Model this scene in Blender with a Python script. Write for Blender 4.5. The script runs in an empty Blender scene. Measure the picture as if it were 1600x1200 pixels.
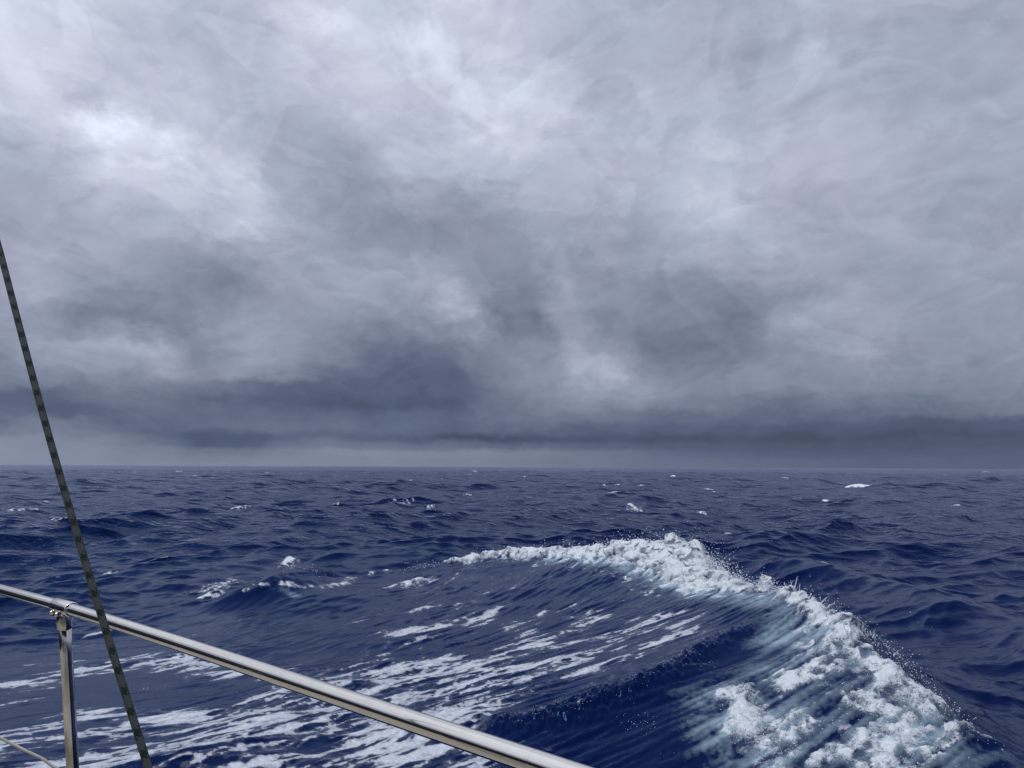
import bpy, bmesh, math, random
import numpy as np
from mathutils import Vector, Matrix
R = math.radians
scene = bpy.context.scene
C = scene.collection

# ---------------------------------------------------------------- camera
EYE = 2.5
cam_d = bpy.data.cameras.new("Camera"); cam = bpy.data.objects.new("Camera", cam_d); C.objects.link(cam)
cam_d.sensor_width = 36; cam_d.lens = 36*1209/1600; cam_d.clip_start = .05; cam_d.clip_end = 60000
_f = Vector((0, math.cos(R(6.12)), math.sin(R(6.12)))); _r0 = Vector((1, 0, 0)); _u0 = _r0.cross(_f)
_r = _r0*math.cos(R(.25))+_u0*math.sin(R(.25)); _u = _u0*math.cos(R(.25))-_r0*math.sin(R(.25))
cam.matrix_world = Matrix(((_r.x, _u.x, -_f.x, 0), (_r.y, _u.y, -_f.y, 0), (_r.z, _u.z, -_f.z, EYE), (0, 0, 0, 1)))
scene.camera = cam
scene.view_settings.view_transform = 'Standard'; scene.view_settings.look = 'None'
scene.view_settings.exposure = 0; scene.view_settings.gamma = 1

# ---------------------------------------------------------------- sun behind the overcast
SUN_EL, SUN_AZ = 60, -125           # azimuth from +Y towards +X (degrees)
sd = bpy.data.lights.new("sun", 'SUN'); sd.energy = 1.1; sd.angle = R(14); sd.color = (1, .97, .93)
sun = bpy.data.objects.new("sun", sd); C.objects.link(sun)
_s = Vector((math.sin(R(SUN_AZ))*math.cos(R(SUN_EL)), math.cos(R(SUN_AZ))*math.cos(R(SUN_EL)), math.sin(R(SUN_EL))))
sun.rotation_euler = _s.to_track_quat('Z', 'Y').to_euler()

# ---------------------------------------------------------------- node helpers
class NT:
    def __init__(s, tree): s.t = tree; s.n = tree.nodes; s.l = tree.links
    def new(s, kind, **kw):
        n = s.n.new(kind)
        for k, v in kw.items(): setattr(n, k, v)
        return n
    def put(s, sock, v):
        if v is None: return
        if isinstance(v, bpy.types.NodeSocket): s.l.new(v, sock)
        else: sock.default_value = v
    def m(s, op, a, b=None, c=None, clamp=False):
        n = s.new('ShaderNodeMath', operation=op, use_clamp=clamp)
        for i, v in enumerate((a, b, c)): s.put(n.inputs[i], v)
        return n.outputs[0]
    def vm(s, op, a, b=None, scale=None):
        n = s.new('ShaderNodeVectorMath', operation=op); s.put(n.inputs[0], a); s.put(n.inputs[1], b)
        if scale is not None: s.put(n.inputs['Scale'], scale)
        return n.outputs[0]
    def noise(s, vec, scale, detail=4, rough=.55, dist=0, lac=2.0, out='Fac'):
        n = s.new('ShaderNodeTexNoise'); s.put(n.inputs['Vector'], vec); s.put(n.inputs['Scale'], scale)
        n.inputs['Detail'].default_value = detail; n.inputs['Roughness'].default_value = rough
        n.inputs['Distortion'].default_value = dist; n.inputs['Lacunarity'].default_value = lac
        return n.outputs[out]
    def mr(s, v, a, b, c=0., d=1., kind='LINEAR'):
        n = s.new('ShaderNodeMapRange', interpolation_type=kind, clamp=True)
        for i, x in enumerate((v, a, b, c, d)): s.put(n.inputs[i], x)
        return n.outputs[0]
    def mix(s, f, a, b, kind='RGBA', blend='MIX'):
        n = s.new('ShaderNodeMix', data_type=kind, blend_type=blend) if kind == 'RGBA' else s.new('ShaderNodeMix', data_type=kind)
        o = 6 if kind == 'RGBA' else (4 if kind == 'VECTOR' else 2)
        s.put(n.inputs[0], f); s.put(n.inputs[o], a); s.put(n.inputs[o+1], b)
        return n.outputs[2 if kind == 'RGBA' else (1 if kind == 'VECTOR' else 0)]
    def ramp(s, f, stops, interp='LINEAR'):
        n = s.new('ShaderNodeValToRGB'); cr = n.color_ramp; cr.interpolation = interp
        while len(cr.elements) < len(stops): cr.elements.new(1)
        for e, (p, c) in zip(cr.elements, stops): e.position = p
        for e, (p, c) in zip(cr.elements, stops): e.position = p; e.color = c if len(c) == 4 else (*c, 1)
        s.put(n.inputs[0], f); return n.outputs[0]

def lin(v):
    v = v/255.; return v/12.92 if v < .04045 else ((v+.055)/1.055)**2.4

# ---------------------------------------------------------------- sky: clear sky above, an overcast deck of cloud drawn over it
SKY_EL =  [0, 0.5, 1, 1.5, 2.1, 2.8, 3.6, 4.5, 5.5, 6.6, 7.7, 8.8, 10, 11.2, 12.4, 13.7, 15, 16.3, 17.6, 19, 20.4, 21.8, 23.3, 24.8, 26.4, 28, 29.8, 31.8, 34]
SKY_LUM = [
   [140, 140, 139, 138, 138, 137, 137, 136, 135, 135, 135, 134, 134, 133, 133, 133, 132, 132, 131, 131, 131, 130, 130, 130, 129, 129, 128, 128, 127, 127, 124, 123, 122, 121, 120, 119, 118, 117, 116, 115, 114, 112, 111, 110, 109, 108, 107, 106, 105, 104, 103, 102, 101, 101, 100, 100, 100, 99, 99, 99, 99],
   [141, 141, 140, 140, 139, 138, 137, 135, 134, 132, 131, 130, 129, 129, 129, 130, 130, 131, 131, 132, 132, 131, 131, 130, 129, 129, 128, 128, 128, 127, 125, 124, 123, 121, 120, 119, 118, 117, 116, 113, 112, 110, 109, 108, 107, 106, 105, 104, 103, 102, 101, 100, 99, 99, 99, 98, 98, 98, 98, 98, 98],
   [141, 141, 141, 140, 140, 138, 136, 133, 130, 127, 124, 120, 119, 117, 119, 123, 126, 128, 133, 135, 136, 136, 135, 134, 133, 132, 132, 131, 131, 130, 127, 126, 125, 123, 121, 119, 117, 115, 113, 107, 106, 104, 103, 101, 100, 98, 97, 96, 95, 95, 94, 94, 93, 93, 93, 93, 93, 94, 95, 96, 96],
   [137, 138, 138, 138, 137, 136, 133, 126, 119, 112, 105, 94, 92, 92, 96, 100, 110, 113, 117, 119, 119, 119, 118, 116, 114, 112, 109, 108, 107, 106, 105, 104, 104, 102, 101, 100, 99, 99, 98, 96, 95, 94, 92, 94, 92, 91, 90, 89, 89, 89, 88, 88, 87, 87, 87, 88, 88, 89, 90, 91, 91],
   [112, 116, 123, 127, 127, 126, 119, 112, 106, 101, 96, 89, 89, 89, 91, 92, 99, 102, 104, 105, 103, 102, 100, 97, 94, 92, 84, 83, 82, 82, 84, 85, 85, 86, 86, 86, 87, 87, 87, 86, 85, 84, 83, 86, 85, 84, 83, 83, 83, 83, 83, 82, 82, 82, 83, 83, 84, 85, 85, 86, 86],
   [102, 105, 116, 127, 125, 122, 112, 107, 105, 106, 107, 108, 109, 110, 111, 112, 113, 114, 113, 111, 114, 111, 109, 107, 105, 104, 103, 105, 106, 107, 109, 104, 104, 102, 101, 100, 99, 98, 98, 97, 95, 95, 95, 95, 94, 93, 93, 92, 91, 91, 91, 90, 90, 90, 91, 91, 91, 91, 92, 92, 93],
   [106, 105, 104, 101, 100, 100, 101, 103, 108, 108, 107, 106, 106, 106, 107, 107, 108, 109, 108, 106, 105, 103, 101, 100, 101, 103, 105, 110, 113, 115, 117, 118, 119, 119, 120, 118, 116, 115, 115, 113, 112, 111, 111, 110, 109, 107, 107, 106, 105, 104, 108, 109, 110, 112, 114, 116, 118, 119, 120, 121, 123],
   [112, 105, 103, 104, 107, 112, 117, 117, 117, 116, 111, 107, 103, 101, 97, 94, 94, 93, 92, 92, 91, 90, 89, 89, 90, 91, 92, 100, 108, 115, 121, 124, 128, 131, 135, 134, 134, 135, 140, 132, 129, 127, 124, 123, 122, 118, 117, 117, 118, 120, 123, 123, 123, 123, 125, 126, 128, 129, 129, 130, 131],
   [132, 129, 130, 133, 134, 135, 136, 133, 131, 129, 124, 119, 116, 115, 107, 101, 100, 99, 99, 99, 99, 98, 97, 97, 99, 100, 100, 102, 111, 121, 128, 132, 136, 140, 144, 146, 151, 157, 158, 146, 140, 136, 133, 134, 135, 135, 136, 136, 136, 136, 135, 133, 132, 131, 132, 132, 133, 134, 135, 136, 136],
   [135, 135, 144, 152, 153, 153, 153, 156, 158, 158, 148, 140, 139, 146, 147, 144, 141, 136, 123, 115, 109, 104, 99, 99, 98, 97, 97, 104, 114, 125, 133, 140, 147, 153, 161, 171, 178, 166, 150, 143, 139, 136, 133, 134, 136, 138, 141, 143, 145, 146, 146, 144, 143, 141, 140, 140, 140, 141, 142, 143, 143],
   [143, 142, 149, 157, 164, 165, 166, 169, 171, 162, 144, 137, 142, 146, 150, 148, 145, 142, 137, 129, 121, 114, 109, 106, 103, 104, 106, 121, 124, 129, 136, 142, 148, 157, 174, 174, 164, 151, 139, 129, 127, 126, 125, 126, 127, 132, 141, 147, 150, 151, 152, 158, 159, 150, 147, 147, 147, 147, 148, 148, 148],
   [151, 150, 150, 147, 144, 143, 147, 150, 146, 140, 134, 138, 147, 151, 153, 152, 149, 146, 143, 135, 127, 122, 119, 117, 115, 117, 121, 132, 135, 131, 135, 140, 143, 157, 165, 154, 151, 143, 131, 120, 121, 122, 122, 123, 125, 132, 142, 151, 155, 155, 156, 158, 159, 154, 150, 150, 150, 151, 151, 151, 152],
   [153, 155, 155, 150, 139, 132, 130, 128, 126, 129, 132, 142, 153, 154, 154, 154, 150, 147, 144, 139, 134, 132, 131, 131, 132, 134, 140, 149, 150, 128, 127, 127, 131, 148, 150, 145, 140, 136, 131, 127, 128, 129, 127, 126, 129, 136, 144, 155, 169, 164, 160, 162, 159, 155, 153, 152, 152, 153, 154, 154, 155],
   [157, 161, 165, 166, 158, 149, 143, 138, 136, 136, 137, 140, 144, 147, 148, 151, 152, 153, 152, 149, 147, 146, 146, 145, 146, 148, 157, 171, 155, 127, 122, 120, 125, 145, 147, 141, 135, 134, 134, 134, 133, 133, 132, 130, 133, 137, 140, 148, 158, 165, 169, 160, 156, 154, 153, 153, 153, 156, 156, 157, 157],
   [162, 163, 166, 168, 166, 161, 157, 152, 147, 143, 141, 137, 133, 135, 139, 148, 155, 159, 159, 158, 158, 157, 158, 158, 159, 161, 172, 163, 144, 134, 131, 129, 135, 154, 149, 144, 140, 139, 138, 137, 136, 136, 137, 137, 139, 141, 141, 143, 145, 149, 161, 165, 156, 156, 157, 158, 158, 159, 159, 159, 160],
   [162, 161, 163, 166, 167, 167, 166, 163, 155, 151, 149, 145, 142, 142, 148, 158, 161, 162, 163, 163, 163, 162, 161, 164, 165, 165, 173, 154, 146, 143, 141, 139, 145, 161, 152, 150, 147, 146, 144, 144, 144, 146, 150, 152, 153, 156, 158, 159, 160, 160, 161, 161, 160, 161, 162, 162, 161, 161, 161, 161, 161],
   [161, 158, 158, 161, 164, 167, 168, 168, 163, 161, 161, 162, 160, 159, 164, 165, 163, 161, 163, 163, 161, 159, 156, 159, 160, 158, 153, 148, 146, 146, 145, 145, 154, 161, 158, 159, 158, 156, 158, 160, 162, 164, 166, 167, 169, 169, 170, 169, 167, 165, 164, 164, 164, 165, 164, 163, 162, 162, 162, 162, 163],
   [162, 160, 161, 164, 168, 174, 176, 176, 176, 176, 176, 179, 182, 182, 183, 176, 169, 166, 166, 158, 151, 148, 147, 146, 145, 144, 145, 146, 147, 148, 149, 152, 166, 160, 162, 163, 162, 159, 158, 162, 168, 172, 175, 176, 175, 176, 179, 171, 168, 165, 164, 169, 169, 168, 166, 164, 164, 164, 164, 164, 164],
   [168, 166, 167, 169, 176, 188, 192, 191, 192, 193, 189, 188, 192, 200, 199, 187, 175, 169, 159, 151, 145, 145, 144, 143, 143, 143, 144, 144, 145, 149, 153, 159, 163, 162, 163, 165, 166, 164, 160, 164, 172, 179, 186, 187, 184, 179, 176, 173, 168, 164, 169, 172, 172, 170, 168, 167, 167, 167, 166, 165, 165],
   [180, 177, 176, 178, 188, 200, 204, 204, 203, 201, 199, 199, 206, 203, 195, 183, 172, 160, 156, 154, 151, 154, 155, 155, 155, 154, 152, 152, 154, 159, 163, 170, 170, 170, 171, 172, 173, 173, 174, 177, 181, 186, 193, 196, 192, 185, 181, 177, 172, 170, 174, 175, 175, 174, 171, 170, 169, 168, 168, 168, 168],
   [192, 189, 187, 194, 206, 218, 219, 219, 218, 219, 215, 200, 198, 196, 180, 172, 167, 164, 163, 161, 159, 162, 165, 166, 167, 166, 166, 167, 168, 170, 174, 179, 177, 178, 178, 179, 180, 181, 183, 185, 188, 193, 198, 197, 192, 187, 184, 182, 181, 180, 181, 180, 179, 177, 174, 173, 171, 171, 171, 171, 171],
   [214, 212, 205, 210, 226, 237, 238, 235, 228, 217, 201, 190, 185, 182, 178, 174, 171, 170, 168, 166, 167, 172, 178, 181, 182, 182, 183, 184, 185, 185, 186, 184, 183, 182, 180, 183, 186, 186, 187, 188, 191, 195, 197, 194, 190, 187, 185, 184, 183, 182, 182, 180, 179, 177, 176, 175, 173, 172, 172, 172, 172],
   [215, 215, 211, 199, 189, 195, 203, 204, 201, 198, 194, 191, 184, 179, 180, 180, 177, 176, 176, 178, 182, 186, 189, 189, 188, 187, 189, 194, 201, 204, 200, 194, 191, 189, 189, 190, 189, 188, 187, 187, 188, 189, 189, 188, 185, 183, 181, 181, 180, 180, 180, 178, 176, 174, 172, 171, 170, 170, 171, 172, 173],
   [215, 213, 211, 209, 203, 199, 195, 193, 191, 191, 190, 189, 186, 183, 183, 184, 184, 183, 185, 189, 193, 195, 194, 192, 191, 191, 193, 203, 216, 207, 196, 198, 204, 206, 197, 191, 188, 186, 186, 186, 185, 185, 184, 182, 181, 179, 178, 178, 178, 178, 177, 175, 173, 170, 168, 168, 169, 170, 171, 172, 172],
   [215, 213, 211, 209, 205, 201, 196, 190, 184, 184, 185, 184, 184, 184, 185, 188, 190, 192, 193, 196, 198, 198, 196, 194, 195, 200, 208, 218, 215, 207, 211, 213, 207, 196, 190, 184, 179, 182, 192, 184, 182, 181, 179, 178, 177, 176, 174, 176, 180, 184, 178, 175, 173, 170, 168, 167, 167, 166, 168, 170, 170],
   [214, 213, 211, 209, 205, 202, 198, 194, 190, 186, 184, 183, 183, 184, 187, 192, 196, 199, 201, 204, 204, 204, 204, 205, 209, 216, 217, 210, 212, 210, 203, 198, 195, 190, 185, 179, 174, 176, 177, 177, 178, 178, 178, 177, 176, 174, 173, 175, 186, 192, 180, 177, 176, 174, 173, 172, 170, 169, 170, 169, 169],
   [214, 212, 211, 209, 205, 202, 200, 198, 195, 191, 188, 188, 187, 187, 191, 204, 210, 214, 215, 213, 213, 214, 217, 220, 219, 213, 207, 204, 202, 200, 197, 194, 191, 187, 183, 178, 174, 173, 173, 173, 176, 177, 178, 177, 176, 175, 174, 175, 179, 183, 182, 180, 179, 177, 174, 173, 172, 171, 170, 169, 169],
   [214, 212, 210, 208, 205, 202, 200, 198, 196, 194, 192, 191, 190, 189, 192, 195, 198, 201, 202, 203, 203, 204, 205, 206, 207, 206, 205, 204, 202, 200, 199, 195, 192, 189, 185, 183, 181, 180, 179, 178, 177, 176, 174, 173, 173, 173, 173, 175, 178, 182, 183, 181, 180, 177, 175, 173, 172, 171, 170, 170, 169],
   [214, 212, 210, 208, 205, 202, 199, 197, 195, 194, 192, 191, 190, 189, 192, 195, 198, 201, 202, 203, 203, 204, 204, 204, 205, 205, 204, 203, 202, 201, 199, 196, 193, 190, 186, 184, 183, 182, 180, 179, 177, 176, 174, 173, 173, 173, 173, 175, 178, 182, 183, 182, 180, 177, 175, 174, 172, 171, 170, 170, 169],
]

world = bpy.data.worlds.new("World"); scene.world = world; world.use_nodes = True
w = NT(world.node_tree); w.n.clear()
RAMPS = [[w.new('ShaderNodeValToRGB') for _ in (0, 1)] for _ in SKY_EL]
for (ra, rb), row in zip(RAMPS, SKY_LUM):
    for n_, part in ((ra, row[:31]), (rb, row[30:])):
        cr = n_.color_ramp; cr.interpolation = 'CARDINAL'
        while len(cr.elements) < 31: cr.elements.new(1)
        for j, (e_, v) in enumerate(zip(cr.elements, part)): e_.position = j/30.; e_.color = (lin(v),)*3+(1,)
tc = w.new('ShaderNodeTexCoord').outputs['Generated']
sp = w.new('ShaderNodeSeparateXYZ'); w.put(sp.inputs[0], w.vm('NORMALIZE', tc)); dx, dy, dz = sp.outputs
den = w.m('ADD', w.m('MAXIMUM', dz, 0.), .11)
cb = w.new('ShaderNodeCombineXYZ'); w.put(cb.inputs[0], w.m('DIVIDE', dx, den)); w.put(cb.inputs[1], w.m('DIVIDE', dy, den))
P = cb.outputs[0]                                        # where the view line meets the cloud base
cb2 = w.new('ShaderNodeCombineXYZ')
az = w.m('MULTIPLY', w.m('ARCTAN2', dx, dy), 180/math.pi); el = w.m('MULTIPLY', w.m('ARCSINE', dz), 180/math.pi)
w.put(cb2.inputs[0], w.m('MULTIPLY', az, .1)); w.put(cb2.inputs[1], w.m('MULTIPLY', el, .16))
Q = cb2.outputs[0]                                       # angular place in the sky
n1 = w.noise(Q, 1.5, 7, .55, .25, out='Color')
n2 = w.noise(Q, 5., 6, .6, .3, out='Color')
s1 = w.new('ShaderNodeSeparateColor'); w.put(s1.inputs[0], n1); s2 = w.new('ShaderNodeSeparateColor'); w.put(s2.inputs[0], n2)
lowf = w.mr(el, 0, 9, .16, 1.)
def wob(o1, o2, a, b): return w.m('ADD', w.m('MULTIPLY', w.m('SUBTRACT', o1, .5), a), w.m('MULTIPLY', w.m('SUBTRACT', o2, .5), b))
azw = w.m('ADD', az, w.m('MULTIPLY', wob(s1.outputs[0], s2.outputs[0], 4., 3.4), w.mr(el, 0, 9, .45, 1.)))
elw = w.m('ADD', el, w.m('MULTIPLY', wob(s1.outputs[1], s2.outputs[1], 2.8, 2.6), lowf))
fl_, fr_ = w.mr(azw, -35, 0), w.mr(azw, 0, 35); east = w.m('GREATER_THAN', azw, 0.)
cur = None
for i, (e, row) in enumerate(zip(SKY_EL, SKY_LUM)):
    for n_, f_ in zip(RAMPS[i], (fl_, fr_)): w.put(n_.inputs[0], f_)
    c = w.mix(east, RAMPS[i][0].outputs[0], RAMPS[i][1].outputs[0])
    cur = c if cur is None else w.mix(w.mr(elw, SKY_EL[i-1], e, kind='SMOOTHSTEP'), cur, c)
# fine structure of the cloud base
d1 = w.noise(P, 1.9, 8, .6, .35); d2 = w.noise(Q, 2.6, 8, .58, .4)
def billow(scale, ang, stretch, k):
    mp = w.new('ShaderNodeMapping'); mp.inputs['Rotation'].default_value = (0, 0, ang); mp.inputs['Scale'].default_value = (stretch, 1, 1)
    rt = w.new('ShaderNodeMapping'); rt.inputs['Rotation'].default_value = (0, 0, ang); w.put(rt.inputs['Vector'], Q)
    sc_ = w.vm('MULTIPLY', rt.outputs[0], (stretch, 1, 1))
    n_ = w.noise(sc_, scale, 6, .50, .9)
    return w.m('MULTIPLY', w.m('SUBTRACT', .22, w.m('ABSOLUTE', w.m('SUBTRACT', n_, .5))), k)
left_ = w.mr(az, -4, 14, 1., 0.)
bil_ = w.m('ADD', w.m('MULTIPLY', billow(1.7, R(38), .75, 1.), left_), w.m('MULTIPLY', billow(1.7, R(-25), .8, 1.), w.m('SUBTRACT', 1., left_)))
fine_ = w.noise(Q, 8.5, 6, .62, .5)
def sheets(scale, steps, rough, seed, ang):
    # overlapping sheets of cloud: each fades downwind and ends in a torn edge
    rt = w.new('ShaderNodeMapping'); rt.inputs['Rotation'].default_value = (0, 0, ang); rt.inputs['Location'].default_value = (seed, seed*.7, 0); w.put(rt.inputs['Vector'], Q)
    n_ = w.noise(w.vm('MULTIPLY', rt.outputs[0], (.85, 1, 1)), scale, 7, rough, .5)
    t_ = w.m('FRACT', w.m('MULTIPLY', n_, steps))
    return w.m('SUBTRACT', w.m('SUBTRACT', t_, w.mr(t_, .80, 1., kind='SMOOTHSTEP')), .4)
sh_ = w.m('ADD', w.m('MULTIPLY', sheets(.75, 6., .50, 3.1, R(35)), .12), w.m('MULTIPLY', sheets(1.6, 5., .53, 7.7, R(-20)), .085))
det = w.m('ADD', w.m('MULTIPLY', w.m('SUBTRACT', d1, .5), .07), w.m('MULTIPLY', w.m('SUBTRACT', d2, .5), .30))
det = w.m('ADD', w.m('ADD', det, sh_), w.m('ADD', w.m('MULTIPLY', w.m('SUBTRACT', bil_, .14), .62), w.m('MULTIPLY', w.m('SUBTRACT', fine_, .5), .08)))
cur = w.vm('SCALE', cur, scale=w.m('ADD', 1., w.m('MULTIPLY', det, w.mr(el, 0, 4, .25, 1.))))
# tint: slate blue in the dark cloud, paler in the bright, with faint lilac and green-grey patches
lum = w.new('ShaderNodeSeparateColor'); w.put(lum.inputs[0], cur); lv = lum.outputs[0]
tint = w.ramp(w.mr(lv, .06, .62), [(.1, (.77, 1.0, 1.60)), (.24, (.84, 1., 1.40)), (.41, (.885, 1., 1.35)), (.62, (.91, 1., 1.30)), (1, (.925, 1.0, 1.19))])
hue = w.noise(Q, 1.1, 3, .5)
tint = w.mix(1., tint, w.ramp(w.mr(hue, .3, .7), [(0, (1.018, .99, 1.0)), (.5, (1.0, 1.0, 1.0)), (1, (.98, 1.006, .99))]), blend='MULTIPLY')
cloud = w.mix(1., cur, tint, blend='MULTIPLY')
# the overcast is brighter overhead
cloud = w.vm('SCALE', cloud, scale=w.mr(el, 33, 75, 1., 1.55))
cloud = w.vm('SCALE', cloud, scale=10.)
nish = w.new('ShaderNodeTexSky', sky_type='NISHITA', sun_disc=False, sun_elevation=R(SUN_EL), sun_rotation=R(SUN_AZ), air_density=1.5, dust_density=2.)
veil = w.mr(w.noise(P, .7, 4, .5), .0, .22, .93, 1.)
sky = w.mix(veil, nish.outputs[0], cloud)
bg = w.new('ShaderNodeBackground'); w.put(bg.inputs[0], sky); bg.inputs[1].default_value = .1
wo = w.new('ShaderNodeOutputWorld'); w.l.new(bg.outputs[0], wo.inputs[0])
# ---------------------------------------------------------------- sea surface (all in world metres)
RIDGE = [(-12.,4.5,0.),(-9.5,7.5,0.),(-6.2,11.2,0.0),(-5.45,12.36,.05),(-4.98,13.18,.22),(-4.37,13.57,.46),(-3.94,13.98,.50),(-3.01,15.57,.33),(-1.93,16.02,.42),
         (-.8,16.79,.62),(.68,16.38,.75),(2.13,15.31,.98),(3.17,14.2,1.08),(3.2,12.4,.93),(3.2,11.5,.84),(3.26,10.7,.88),
         (3.42,10.1,.97),(3.46,9.23,.92),(3.58,8.4,.9),(3.5,7.4,.8),(3.5,6.72,.62),(3.61,6.3,.42),(3.8,5.7,.2),(4.1,4.9,.0),(4.9,3.2,0.),(6.2,.5,0.)]
BACK = [(3.9,19.2,.0),(4.9,18.7,.25),(6.,18.3,.42),(6.9,16.9,.46),(7.5,15.3,.44),(7.4,13.2,.36),(7.3,11.2,.25),(7.4,9.4,.12),(7.8,7.6,0.)]
STEP = [(-1.2,7.45,.0),(-.58,7.53,.06),(-.23,7.53,.10),(.31,7.57,.14),(.96,7.89,.17),(1.68,8.35,.17),(2.14,8.83,.14),(2.9,9.35,.05)]

def densify(pts, n):
    p = np.array(pts, float)
    d = np.r_[0, np.cumsum(np.linalg.norm(np.diff(p[:, :2], axis=0), axis=1))]
    s = np.linspace(0, d[-1], n)
    q = np.stack([np.interp(s, d, p[:, k]) for k in range(p.shape[1])], 1)
    k = np.hanning(9); k /= k.sum()
    for c in range(p.shape[1]):
        e = np.r_[[2*q[0, c]-q[j, c] for j in range(4, 0, -1)], q[:, c], [2*q[-1, c]-q[-1-j, c] for j in range(1, 5)]]
        q[:, c] = np.convolve(e, k, 'valid')
    return q

def curve_field(X, Y, pts, n=110, sig=.22):
    """signed distance (positive on the camera's side), blended height and the way to the curve"""
    q = densify(pts, n)
    t = np.gradient(q[:, :2], axis=0); t /= np.linalg.norm(t, axis=1)[:, None]
    d2 = np.full(X.shape, 1e9, np.float32); idx = np.zeros(X.shape, np.int32)
    for i in range(n):
        e = (X-q[i, 0])**2+(Y-q[i, 1])**2
        m = e < d2; d2[m] = e[m]; idx[m] = i
    dm = np.sqrt(d2)
    W = np.zeros(X.shape, np.float32); A = W.copy()
    sg = sig+.25*dm
    for i in range(n):
        e = np.sqrt((X-q[i, 0])**2+(Y-q[i, 1])**2)
        w = np.exp(-(e-dm)/sg*1.5-1e-9); W += w; A += w*q[i, 2]
    dx = X-q[idx, 0]; dy = Y-q[idx, 1]
    side = t[idx, 0]*dy-t[idx, 1]*dx
    return (np.where(side < 0, 1, -1)*dm).astype(np.float32), A/W, idx/float(n-1)

def sm(a, b, x):
    t = np.clip((x-a)/(b-a), 0, 1); return t*t*(3-2*t)

def boxblur(a, r):
    for ax in (0, 1):
        for _ in range(2):
            p = np.pad(a, [(r+1, r) if k == ax else (0, 0) for k in (0, 1)], mode='edge')
            c = np.cumsum(p, axis=ax, dtype=np.float64)
            n = a.shape[ax]
            s = [slice(None)]*2; e = [slice(None)]*2
            s[ax] = slice(2*r+1, 2*r+1+n); e[ax] = slice(0, n)
            a = ((c[tuple(s)]-c[tuple(e)])/(2*r+1)).astype(np.float32)
    return a

G0, GS = (-10., 2.5), .04                 # coarse grid of the modelled wave
GN = (500, 500)                           # 20 m x 20 m
def coarse_grid():
    x = G0[0]+GS*np.arange(GN[0]); y = G0[1]+GS*np.arange(GN[1])
    return np.meshgrid(x.astype(np.float32), y.astype(np.float32), indexing='ij')

def wave_shape():
    X, Y = coarse_grid()
    s, A, t = curve_field(X, Y, RIDGE, 170)
    q = densify(RIDGE, 170); tm = np.argmin(np.hypot(q[:, 0]-3.17, q[:, 1]-14.2))/169.
    near = sm(tm-.10, tm+.07, t)                # 0 far arm, 1 the arm that comes towards the boat
    w = 2.9-1.1*near
    inner = A*np.exp(-(np.maximum(s, 0)/w)**1.18)
    wo = .75+.25*near
    tr = .14*sm(0, .3, A)
    outer = (A+tr)*np.exp(-(np.maximum(-s, 0)/wo)**1.35)-tr+tr*sm(1.5, 5, -s)
    h = np.where(s > 0, inner, outer)
    soft = boxblur(boxblur(h, 14), 14); k = sm(.5, 2.6, np.abs(s)); h = h*(1-k)+soft*k
    s2, A2, t2 = curve_field(X, Y, STEP, 60, .1)
    h2 = np.where(s2 > 0, A2*np.exp(-(np.maximum(s2, 0)/.22)**1.5), A2*np.exp(-(np.maximum(-s2, 0)/.9)))
    h = h+h2
    h = h+.24*np.exp(-((s-.02)/np.where(s > 0, .50, .9))**2)*np.exp(-((X+4.15)/.75)**2)*sm(12, 13.2, Y)*sm(15.5, 14.8, Y)
    s3, A3, t3 = curve_field(X, Y, BACK, 70, .2)
    h3 = A3*np.where(s3 > 0, np.exp(-(np.maximum(s3, 0)/.95)**1.5), np.exp(-(np.maximum(-s3, 0)/1.7)**1.3)); h3 = h3*(1-sm(1.5, 3, np.abs(s3)))
    h = h+h3
    h -= .22*np.exp(-(((X-1.3)/1.5)**2+((Y-6.3)/.9)**2))          # the dark hollow below the step
    return X, Y, h.astype(np.float32), s, A, t, s2, t2, A2.astype(np.float32)

def bil(a, X, Y, o, sp, wrap=False):
    u = (X-o[0])/sp; v = (Y-o[1])/sp
    i = np.floor(u).astype(np.int64); j = np.floor(v).astype(np.int64); u = (u-i).astype(np.float32); v = (v-j).astype(np.float32)
    if wrap:
        i0 = i % a.shape[0]; j0 = j % a.shape[1]; i1 = (i+1) % a.shape[0]; j1 = (j+1) % a.shape[1]
        ok = None
    else:
        ok = (i >= 0) & (j >= 0) & (i < a.shape[0]-1) & (j < a.shape[1]-1)
        i0 = np.clip(i, 0, a.shape[0]-2); j0 = np.clip(j, 0, a.shape[1]-2); i1 = i0+1; j1 = j0+1
    r = a[i0, j0]*(1-u)*(1-v)+a[i1, j0]*u*(1-v)+a[i0, j1]*(1-u)*v+a[i1, j1]*u*v
    return r if ok is None else np.where(ok, r, 0)

def band(lmax, slope, wd, seed, power=2.0, N=256, mult=9.3):
    rng = np.random.RandomState(seed); L = lmax*mult
    k = np.fft.fftfreq(N, L/N)*2*np.pi
    KX, KY = np.meshgrid(k, k, indexing='ij'); K = np.hypot(KX, KY); K[0, 0] = 1e-6
    lam = 2*np.pi/K
    win = np.exp(-(np.log2(lam/(lmax*.72))/.42)**2)/K**2
    win[0, 0] = 0
    ang = (KX*math.cos(wd)+KY*math.sin(wd))/K
    dr = np.clip(ang, 0, 1)**power+.06
    Hh = (rng.normal(size=(N, N))+1j*rng.normal(size=(N, N)))*win*dr
    h = np.real(np.fft.ifft2(Hh)); sx = np.real(np.fft.ifft2(1j*KX*Hh)); sy = np.real(np.fft.ifft2(1j*KY*Hh))
    c = slope/math.sqrt((sx**2+sy**2).mean())
    dx = np.real(np.fft.ifft2(-1j*KX/K*Hh)); dy = np.real(np.fft.ifft2(-1j*KY/K*Hh))
    return (h*c).astype(np.float32), (dx*c).astype(np.float32), (dy*c).astype(np.float32), L/N
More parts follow.
